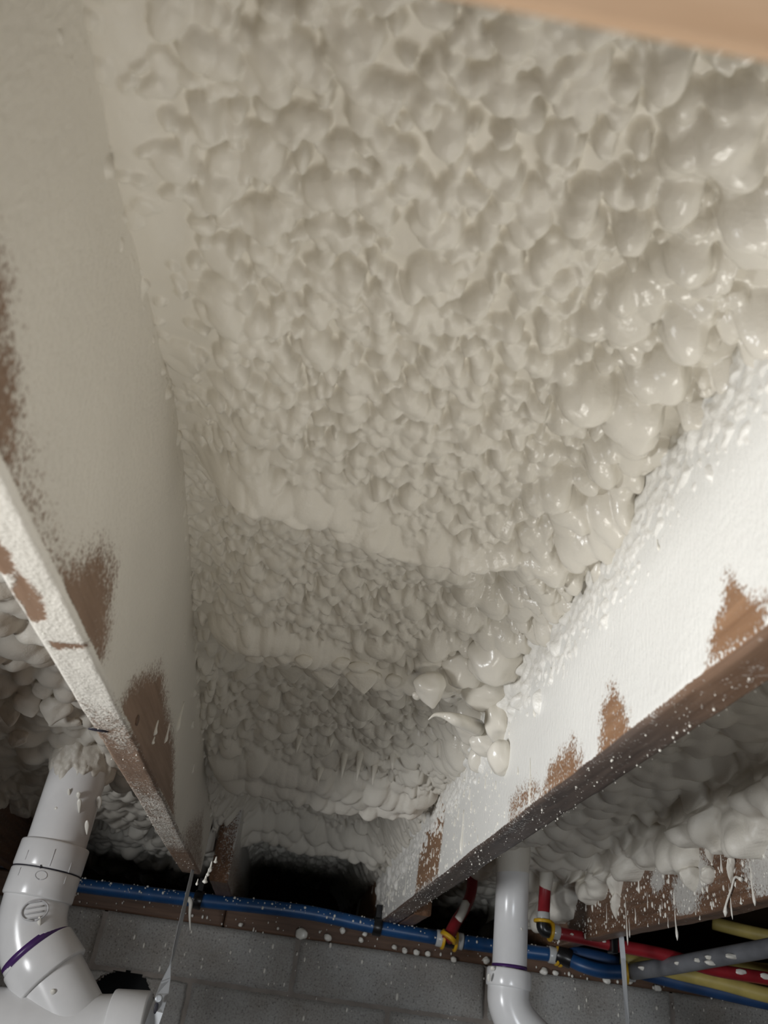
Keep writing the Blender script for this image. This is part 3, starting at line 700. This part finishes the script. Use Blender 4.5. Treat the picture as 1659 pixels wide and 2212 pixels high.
dj = [(545, 330, 610, 14), (572, 480, 600, 10), (620, 400, 490, 14), (712, 270, 380, 8), (770, 390, 410, 8), (805, 480, 520, 8), (875, 470, 540, 10), (920, 280, 360, 16), (930, 410, 600, 22), (955, 400, 430, 8), (235, 330, 410, 14), (285, 270, 400, 18),
      (310, 270, 370, 16), (335, 310, 370, 16), (395, 370, 470, 7), (1350, 210, 430, 14), (1445, 320, 365, 24), (1520, 120, 330, 28), (1090, 410, 450, 10), (830, 350, 400, 8), (400, 480, 510, 8), (720, 520, 545, 12), (645, 150, 260, 28), (1125, 460, 490, 14), (1500, -60, 140, 9), (1370, -20, 110, 60), (1285, -30, 100, 26)]
for (x, a, b, w) in dj: drip(XJ, 1200+x/3.614, 1850+a/3.614, 1850+b/3.614, w/3.614, J2)
p = [atx(1200+x/3.614, 1850+y/3.614, XJ-0.004) for x, y in ((1450, 180), (1400, 165), (1370, 260), (1330, 380), (1325, 470))]
tube('foam_drip', smooth_path(p, 5), list(np.interp(np.linspace(0, 1, 21), [0, .1, .3, .75, .9, 1], [.003, .002, .0012, .0014, .003, .0008])), DRIP, J2, 8)
for (x, a, b, w) in [(342, 1555, 1585, 11), (334, 1590, 1606, 9), (368, 1560, 1600, 9), (398, 1515, 1575, 12), (418, 1556, 1572, 9), (420, 1650, 1668, 6)]: drip(XL+0.001, x, a, b, w, JL)
for (x, a, b, w) in [(446, 1890, 1905, 12), (458, 1860, 1880, 9), (468, 1850, 1862, 9), (452, 1875, 1890, 8), (428, 1898, 1910, 6)]: drip(-0.107, x, a, b, w, JP)

# specks of foam too small to pick apart: one joined part per surface
def specks(pts_r, parent, name='foam_specks', mat=DRIP, stretch=1.0):
    V0, F0 = ICO2; Vs = []; Fs = []; k = 0
    for (p, r) in pts_r:
        sc = np.array([r, r, r*stretch*rng.uniform(.8, 1.5)]); Vs.append(V0*sc+p); Fs.append(F0+k); k += len(V0)
    o = mesh_obj(name, np.concatenate(Vs), np.concatenate(Fs), mat, parent); o['kind'] = 'stuff'; return o
sp = []
for _ in range(210):
    x = rng.uniform(-0.42, 1.25); z = WALL_TOP-abs(rng.normal())*0.07-0.004; sp.append((np.array([x, WALL_Y-0.001, z]), 0.0007+0.0024*rng.uniform()**4))
specks(sp, wall, stretch=1.7)
sp = [(np.array([rng.uniform(-0.45, 1.1), WALL_Y+0.004, rng.uniform(WALL_TOP, HB-0.004)]), 0.0007+0.0022*rng.uniform()**3) for _ in range(150)]
specks(sp, sill, stretch=1.2)
for (px, py, r) in [(652, 2018, 16), (708, 2025, 10), (740, 2010, 8), (788, 2018, 7), (852, 2046, 7), (874, 2054, 8), (900, 2058, 9), (924, 2060, 8), (780, 2030, 7), (520, 1998, 6), (980, 2072, 8), (1050, 2075, 10), (1175, 2098, 10), (1200, 2102, 8), (1310, 2118, 10), (1420, 2135, 9), (1360, 2120, 8)]:
    lump('foam_dab', aty(px, py, WALL_Y)-np.array([0, 0.001, 0]), np.array([1, .7, .9])*r*PX*1.25, sill, DRIP, seed=px, base=ICO3, amp=0.25)
sp = []
for _ in range(420):
    t = rng.uniform(0.35, 1.9); sp.append((np.array([XR+rng.uniform(0, JT), t, HB-0.0002]), 0.00025+0.0008*rng.uniform()**4))
specks(sp, JR)
sp = [(np.array([XL-rng.uniform(0, JT), rng.uniform(0.4, 1.45), HB-0.0002]), 0.0002+0.0005*rng.uniform()**4) for _ in range(160)]
specks(sp, JL)
sp = []
for _ in range(650):
    t = rng.uniform(0.8, 1.85); z = rng.uniform(0.185, 0.31); sp.append((np.array([XR, t, z]), 0.0005+0.0022*rng.uniform()**3*(0.4+0.6*(t-0.8))))
specks(sp, JR, stretch=1.8)
sp = [(np.array([XJ, rng.uniform(0.95, 1.8), rng.uniform(0.184, 0.26)]), 0.0006+0.0016*rng.uniform()**3) for _ in range(420)]
specks(sp, J2, stretch=1.6)
# knots and splits in the wood
lump('wood_split', atz(212, 1578, HB)+np.array([0, 0, .0002]), (.009, .0035, .0010), JL, INK, seed=3, base=ICO3)
lump('wood_knot', atx(296, 1556, XL)+np.array([0.0002, 0, 0]), (.0008, .006, .005), JL, SILL, seed=5, base=ICO3)

# ------------------------------------------------------------------ large white drain
PY = 1.33
def AX(px, py, y=PY): return aty(px, py, y)
D = empty('drain_pipe', AX(80, 1990)); tag(D, 'large white plastic drain pipe with elbow and purple primer band beside block wall', 'drain pipe')
r3 = 0.0445
a0 = AX(205, 1560, PY+.0); a1 = AX(122, 1824); a2 = AX(80, 1943)
tube('pipe', [a0, a0*0.5+a1*0.5, a1, a1*0.6+a2*0.4], r3, PVC, D, 48)
dv = (a2-a1)/np.linalg.norm(a2-a1)
cpl = sleeve('coupling', a1, a1+(a2-a1)*0.5, r3+0.0065, PVC, D); skt = sleeve('elbow_socket', a1+(a2-a1)*0.51, a2, r3+0.0065, PVC, D)
tube('joint_line', [a1+(a2-a1)*0.497, a1+(a2-a1)*0.513], r3+0.0058, INK, cpl, 48)
a3 = AX(77, 2050); a4 = AX(112, 2107); a5 = AX(182, 2250); a6 = AX(230, 2340)
elb = tube('elbow', smooth_path([a2-dv*0.02, a2, AX(70, 1995), a3, AX(95, 2082), a4], 8), r3+0.003, PVC, D, 48)
e4 = (a4-a3)/np.linalg.norm(a4-a3)
tube('primer_band', [a3-e4*0.004, a3+e4*0.006], r3+0.0036, PURPLE, elb, 48)
sleeve('elbow_socket', a3+e4*0.006, a4+e4*0.004, r3+0.0065, PVC, D)
tube('pipe', [a4-e4*.02, a4, a5, a6], r3, PVC, D, 48)
# fitting below: wye with level arm
w0 = AX(-160, 2215, PY); w1 = AX(60, 2225, PY); w2 = AX(210, 2236, PY); w3 = AX(305, 2232, PY)
tube('wye_fitting', [w0, w1, w2, w3], r3+0.004, PVC, D, 48)
sleeve('wye_socket', AX(232, 2232), AX(312, 2236), r3+0.0085, PVC, D)
# moulded round seal, ring mark and scribe lines on the fittings
def mark_patch(axis_a, axis_b, rad, pts_uv, name, mat, w, par):
    """thin bead following the pipe surface: u = fraction along the axis, v = angle from the viewer"""
    A = np.asarray(axis_a); B = np.asarray(axis_b); d = (B-A)/np.linalg.norm(B-A)
    view = -(A+B)/2; view = view-d*(view@d); view /= np.linalg.norm(view); side = np.cross(view, d)
    if side@CR < 0: side = -side
    P = [A+(B-A)*u+rad*(math.cos(v)*view+math.sin(v)*side) for u, v in pts_uv]
    return tube(name, P, w, mat, par, 8)
b0, b1 = a2, a3
th = np.linspace(0, 2*math.pi, 25)
mark_patch(b0, b1, r3+0.0055, [(0.32+0.20*math.cos(t), -0.05+0.36*math.sin(t)) for t in th], 'seal_ring', PVC_MARK, .0012, elb)
for q in (-.22, -.08, .06, .20):
    mark_patch(b0, b1, r3+0.0055, [(0.32+q*0.75, v) for v in np.linspace(-.33+abs(q)*.3, .22-abs(q)*.3, 6)], 'seal_lettering', PVC_MARK, .0010, elb)
th = np.linspace(0, 2*math.pi, 17)
mark_patch(a1, a2, r3+0.0066, [(0.64+0.075*math.cos(t), -0.12+0.16*math.sin(t)) for t in th], 'moulded_ring', PVC_MARK, .0007, skt)
for v, u0, u1 in ((-.75, .25, .42), (.02, .16, .46), (.62, .32, .50), (.60, .56, .70), (-.8, .56, .70)):
    mark_patch(a1, a2, r3+0.0066, [(u0, v), (u1, v)], 'alignment_rib', PVC_MARK, .0006, cpl if u0 < .5 else skt)
mark_patch(a1, a2, r3+0.0068, [(0.47, -.22), (0.53, -.2)], 'ink_tick', INK, .0008, cpl)
# foam stuck on the pipe
for k, (px, py, rx, ry, tx, ty) in enumerate([(168, 1745, 5, 9, 0, 1.6), (166, 1728, 5, 6, 0, .6), (186, 1790, 5, 12, 0, .7), (213, 1735, 6, 12, 0, .4), (118, 1760, 5, 7, 0, .5), (145, 1725, 3, 10, .5, .2), (85, 2000, 4, 11, 0, .7), (119, 2152, 6, 6, 0, .2)]):
    p = AX(px, py); n = -p/np.linalg.norm(p)
    Ax, Bx = (a0, a1) if py < 1824 else ((a2, a3) if py < 2050 else (a4, a5))
    d = (Bx-Ax)/np.linalg.norm(Bx-Ax); c = Ax+d*((p-Ax)@d); off = p-c; off = off-d*(off@d); lat = np.linalg.norm(off)
    vv = n-d*(n@d); vv /= np.linalg.norm(vv); rr = r3+0.002
    q = c+off+vv*math.sqrt(max(rr*rr-lat*lat, 0)); dd = PX*(q@CF)
    V, Fc = ICO3; kk = np.clip(-V[:, 1], 0, 1)**2; Pm = V.copy(); Pm[:, 1] -= kk*ty; Pm[:, 0] += kk*tx*.5; Pm[:, 0] *= (1-.4*kk)
    mesh_obj('foam_drip', Pm[:, :1]*rx*dd*CR+Pm[:, 1:2]*ry*dd*CU-Pm[:, 2:3]*rx*dd*.6*CF+q, Fc, DRIP, D)
def collar_foam(A, B, rad, n, seed, zc=1.0):
    r = np.random.default_rng(seed); th = np.linspace(0, 2*math.pi, 140); u = np.linspace(0, 1, 60)
    A = np.asarray(A); B = np.asarray(B); d = (B-A)/np.linalg.norm(B-A); x = np.cross(d, (0, 1, 0)); x /= np.linalg.norm(x); y = np.cross(d, x)
    Uu, Th = np.meshgrid(u, th, indexing='ij'); h = rad+0.010*fbm(Uu*9+seed, np.cos(Th)*3+np.sin(Th)*2.3+7, seed)*np.sin(np.pi*np.clip(Uu*.9+.1, 0, 1))+0.014*np.maximum(fbm(np.cos(Th)*3+5, np.sin(Th)*3+Uu*5+3, seed+2)-.5, 0)*2-0.004*sstep(.8, 1, Uu)
    h = h-0.012*sstep(.86, 1.0, Uu+0.25*(vnoise(np.cos(Th)*4+9, np.sin(Th)*4+9, seed)-.5))
    P = A+(B-A)*Uu[..., None]+h[..., None]*(np.cos(Th)[..., None]*x+np.sin(Th)[..., None]*y)
    return P.reshape(-1, 3), grid_faces(60, 140)
V, q = collar_foam(AX(212, 1540), AX(160, 1705), r3-0.001, 1, 71)
mesh_obj('foam_collar', V, q, FOAM, D)

# ------------------------------------------------------------------ slim white drain, behind the white joist
QY = 1.48
E_ = empty('drain_pipe', aty(1100, 2080, QY)); tag(E_, 'slim upright white plastic pipe with a curved elbow behind the white joist', 'drain pipe')
c0 = aty(1108, 1700, QY); c1 = aty(1100, 2100, QY); c2 = aty(1098, 2135, QY); r2 = 0.0292
c0 = np.array([c1[0]+.004, QY, 0.37])
tube('pipe', [c0, c0*.5+c1*.5, c1], r2, PVC, E_, 40)
tube('primer_ring', [c1+(0, 0, .010), c1+(0, 0, .002)], r2+0.0007, PURPLE, E_, 40)
sleeve('elbow_socket', c1+(0, 0, .004), c2, r2+0.0085, PVC, E_)
tube('elbow', smooth_path([c2+(0, 0, .01), c2, aty(1100, 2170, QY), aty(1122, 2215, QY), aty(1180, 2270, QY), aty(1260, 2300, QY)], 8), r2+0.0055, PVC, E_, 40)
tube('foam_coat', [c0, np.array([c1[0]+.003, QY, .30]), np.array([c1[0]+.002, QY, .262]), np.array([c1[0]+.002, QY, .245])], [r2+.004, r2+.0016, r2+.0008, r2-.001], FOAM, E_, 40)
for k, (px, py, rx, ry) in enumerate([(1064, 2092, 5, 5), (1112, 2105, 4, 12), (1118, 2150, 5, 7), (1126, 2010, 3, 6), (1125, 1985, 3, 5), (1056, 2112, 4, 9)]):
    q = aty(px, py, QY-r2*0.85); dd = PX*(q@CF); V, Fc = ICO3; mesh_obj('foam_dab', V[:, :1]*rx*dd*CR+V[:, 1:2]*ry*dd*CU-V[:, 2:3]*rx*.6*dd*CF+q, Fc, DRIP, E_)

# ------------------------------------------------------------------ small water lines
def pxpath(pts, n=6): return smooth_path([aty(a, b, y) for a, b, y in pts], n)
BY = 1.805
B = empty('water_pipe', aty(650, 1968, BY)); tag(B, 'bright blue water pipe running along the sill plate over the block wall', 'water pipe', 'water pipes')
br = 0.0135
tube('pipe', pxpath([(40, 1893, BY), (170, 1912, BY), (400, 1941, BY), (650, 1969, BY), (800, 2000, BY), (945, 2026, BY)]), br, BLUE, B)
tube('pipe', pxpath([(995, 2034, BY), (1060, 2043, BY), (1130, 2054, BY), (1190, 2062, BY-.01)]), br, BLUE, B)
tube('pipe', pxpath([(1225, 2069, BY-.02), (1255, 2084, BY-.04), (1300, 2097, BY-.06), (1352, 2099, BY-.08)]), br, BLUE, B)
def fit(parent, p, d, L, r, mat, name='fitting'):
    d = np.asarray(d, float); d /= np.linalg.norm(d); p = np.asarray(p); return sleeve(name, p-d*L/2, p+d*L/2, r, mat, parent, 0.0015, 24)
for (px, py, y) in ((950, 2027, BY), (992, 2033, BY), (1193, 2063, BY-.01), (1213, 2066, BY-.015), (1222, 2068, BY-.02)):
    fit(B, aty(px, py, y), (1, -.05, -.06), .016, br+.0025, CLEAR, 'clear_sleeve')
fit(B, aty(971, 2031, BY), (1, 0, -.08), .03, br+.001, BLACK, 'tee_fitting')
for (px, py, y) in ((957, 2029, BY), (984, 2034, BY), (1203, 2064, BY-.012), (1211, 2067, BY-.012)):
    fit(B, aty(px, py, y), (1, 0, -.08), .006, br+.006, YELLOW, 'yellow_clip')
fit(B, aty(1219, 2067, BY-.02), (1, -.3, -.3), .03, br+.004, BLACK, 'coupler')
# the pipe joins a grey length
g0 = aty(1358, 2099, BY-.085)
fit(B, g0, (1, -.3, .05), .024, br+.004, CLEAR, 'clear_sleeve'); fit(B, aty(1353, 2101, BY-.087), (1, -.3, .05), .006, br+.0075, YELLOW, 'yellow_clip')
tube('grey_pipe', smooth_path([aty(1362, 2099, BY-.09), aty(1440, 2088, BY-.18), aty(1532, 2071, BY-.27), aty(1659, 2048, BY-.38), aty(1800, 2020, BY-.5)], 6), br+.0015, GREY, B)
for k, (px, py) in enumerate([(1390, 2092), (1512, 2075), (1535, 2068), (1535, 2080), (1580, 2066), (1470, 2082)]):
    t = (px-1362)/(1659-1362); q = aty(px, py, BY-.10-.30*t-.012); lump('foam_smear', q, (.012, .004, .004), B, DRIP, seed=k+40, base=ICO3)
sp = []
for _ in range(200):
    px = rng.uniform(170, 1190); py = np.interp(px, [170, 400, 650, 800, 945, 1190], [1912, 1941, 1969, 2000, 2026, 2062]); p = aty(px, py, BY)
    a = rng.uniform(-.2, 2.0); sp.append((p+np.array([0, -math.cos(a)*br, math.sin(a)*br]), .0008+.0018*rng.uniform()**3))
specks(sp, B)
# black hangers that hold the blue line up
for nm, (px, py), lab in (('pipe_hanger', (428, 1944), 'black hanger clip holding blue pipe under the lapped board'), ('pipe_hanger', (815, 2002), 'black hanger clip holding blue pipe at the end of the white joist')):
    c = aty(px, py, BY); h = empty(nm, c); tag(h, lab, 'pipe hanger', 'black pipe hangers')
    fit(h, c, (1, 0, -.07), .018, br+.004, BLACK, 'ring'); box('tab', c+np.array([-.006, -.003, br]), c+np.array([.006, .004, br+.028]), BLACK, h, .001)

# red riser and red run
R1 = empty('water_pipe', aty(965, 2030, BY-.03)); tag(R1, 'red water pipe rising behind the white joist from a yellow clip on blue pipe', 'water pipe', 'water pipes')
tube('pipe', pxpath([(966, 2030, BY-.02), (985, 1992, BY), (1005, 1960, BY+.02), (1018, 1925, BY+.03), (1022, 1870, BY+.03), (1024, 1800, BY+.03)]), .012, RED, R1)
fit(R1, aty(969, 2025, BY-.02), (.5, 0, .9), .008, .019, YELLOW, 'yellow_clip')
tube('foam_coat', pxpath([(988, 1990, BY-.008), (998, 1972, BY), (1008, 1945, BY+.005)]), [.004]+[.009]*11+[.003], DRIP, R1)
RY = 1.62
R2 = empty('water_pipe', aty(1190, 2010, RY)); tag(R2, 'red water pipe with black corner elbow passing under the dark joist', 'water pipe', 'water pipes')
tube('pipe', [np.array([*aty(1180, 1900, RY)[:2], .36]), aty(1180, 1880, RY), aty(1174, 1978, RY)], .0115, RED, R2)
tube('foam_coat', [np.array([*aty(1180, 1900, RY)[:2], .36]), aty(1182, 1850, RY-.001), aty(1180, 1900, RY-.001), aty(1177, 1930, RY)], [.017, .015, .0135, .0105], FOAM, R2)
fit(R2, aty(1174, 1980, RY), (0, 0, 1), .016, .0125, CLEAR, 'clear_sleeve'); fit(R2, aty(1173, 1990, RY), (0, 0, 1), .006, .018, YELLOW, 'yellow_clip')
tube('elbow', smooth_path([aty(1173, 1988, RY), aty(1173, 2001, RY), aty(1178, 2009, RY), aty(1192, 2013, RY)], 6), .0125, BLACK, R2)
fit(R2, aty(1190, 2012, RY), (1, 0, -.1), .006, .018, YELLOW, 'yellow_clip'); fit(R2, aty(1201, 2014, RY), (1, 0, -.1), .014, .0125, CLEAR, 'clear_sleeve')
tube('pipe', pxpath([(1203, 2015, RY), (1262, 2027, RY), (1325, 2041, RY), (1400, 2055, RY), (1457, 2068, RY), (1540, 2094, RY), (1659, 2114, RY), (1800, 2140, RY)]), .0115, RED, R2)
for k, (px, py) in enumerate([(1600, 2100), (1655, 2110), (1235, 2018), (1277, 2030), (1305, 2034)]):
    lump('foam_smear', aty(px, py, RY-.011), (.012, .003, .005) if k < 2 else (.004, .002, .002), R2, DRIP, seed=k+70, base=ICO3)
hb = aty(1326, 2032, RY-.01); h = empty('pipe_hanger', hb); tag(h, 'black hanger bracket holding the red pipe under the dark joist', 'pipe hanger', 'black pipe hangers')
for (x0, x1, y0, y1) in ((1313, 1322, 2004, 2022), (1322, 1334, 2006, 2058)):
    p0 = aty(x0, y1, RY-.02); p1 = aty(x1, y0, RY-.02); box('bracket', (p0[0], RY-.022, p0[2]), (p1[0], RY+.006, p1[2]), BLACK, h, .002)
# further lines under the dark joist
B2 = empty('water_pipe', aty(1450, 2115, 1.74)); tag(B2, 'dull blue water pipe sagging along the wall below the yellow pipe', 'water pipe', 'water pipes')
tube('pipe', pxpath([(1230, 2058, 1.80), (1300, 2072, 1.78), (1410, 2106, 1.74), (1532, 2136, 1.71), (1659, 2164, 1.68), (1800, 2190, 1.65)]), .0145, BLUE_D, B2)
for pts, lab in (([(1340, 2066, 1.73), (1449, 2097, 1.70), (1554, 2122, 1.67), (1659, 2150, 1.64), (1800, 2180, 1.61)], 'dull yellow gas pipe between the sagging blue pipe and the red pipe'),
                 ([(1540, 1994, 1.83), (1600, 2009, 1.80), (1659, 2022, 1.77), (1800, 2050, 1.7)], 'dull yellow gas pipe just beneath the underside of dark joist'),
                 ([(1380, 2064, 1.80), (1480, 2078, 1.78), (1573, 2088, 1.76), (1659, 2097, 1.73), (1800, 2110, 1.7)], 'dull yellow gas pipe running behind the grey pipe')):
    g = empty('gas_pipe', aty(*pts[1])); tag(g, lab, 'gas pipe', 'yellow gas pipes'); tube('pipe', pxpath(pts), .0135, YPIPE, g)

# ------------------------------------------------------------------ metal hanger straps
def strap(name, pts, widths, label, twist=None, thick=0.0009):
    P = np.array([aty(*p) for p in pts]); o = empty(name, P[-1]); tag(o, label, 'strap')
    V = []; n = len(P)
    for k in range(n):
        d = P[min(k+1, n-1)]-P[max(k-1, 0)]; d /= np.linalg.norm(d)
        sd = np.cross(d, CF); sd /= np.linalg.norm(sd); fr = np.cross(d, sd); a = (twist[k] if twist else 0.0)
        w = sd*math.cos(a)+fr*math.sin(a); nn = np.cross(w, d)
        for (u, v) in ((-1, -1), (1, -1), (1, 1), (-1, 1)): V.append(P[k]+w*u*widths[k]/2+nn*v*thick/2)
    Fc = [tuple(q) for q in grid_faces(n, 4, True)]+[(3, 2, 1, 0), tuple(range(4*n-4, 4*n))]
    mesh_obj('band', V, Fc, STEEL, o, smooth=False); return o, P
sy = 1.30
S1, P1 = strap('hanger_strap', [(425, 1840, 1.47), (412, 1900, 1.44), (392, 1985, 1.38), (374, 2060, 1.34), (366, 2085, 1.33), (358, 2118, 1.32), (350, 2150, 1.31), (338, 2185, 1.30), (322, 2230, 1.30)],
               [.013, .013, .013, .014, .016, .018, .019, .019, .019], 'shiny perforated metal strap hanging twisted from the joist end', [1.50, 1.52, 1.53, 1.50, 1.2, .55, .25, .15, .15])
hd = aty(343, 2157, 1.296)
fit(S1, hd, -ray(343, 2157), .004, .0052, STEEL, 'screw_head'); lump('strap_slot', aty(337, 2176, 1.2995), (.0028, .0008, .0075), S1, INK, seed=2, base=ICO3, amp=.05)
strap('hanger_strap', [(1338, 1960, 1.55), (1341, 2010, 1.55), (1346, 2070, 1.55), (1350, 2130, 1.55), (1356, 2212, 1.55), (1362, 2300, 1.55)], [.009]*6, 'thin grey metal strap hanging past the red pipe', [.3, .3, .2, .9, 1.1, 1.1])
# loose pale string of foam beside the strap
fs = tube('foam_strand', smooth_path([aty(408, 1942, 1.77), aty(412, 1950, 1.765), aty(410, 1975, 1.765), aty(411, 2010, 1.765)], 5), list(np.linspace(.006, .001, 16)), DRIP, None, 8)
tag(fs, 'pale strand of foam dangling from the black clip', 'foam strand')
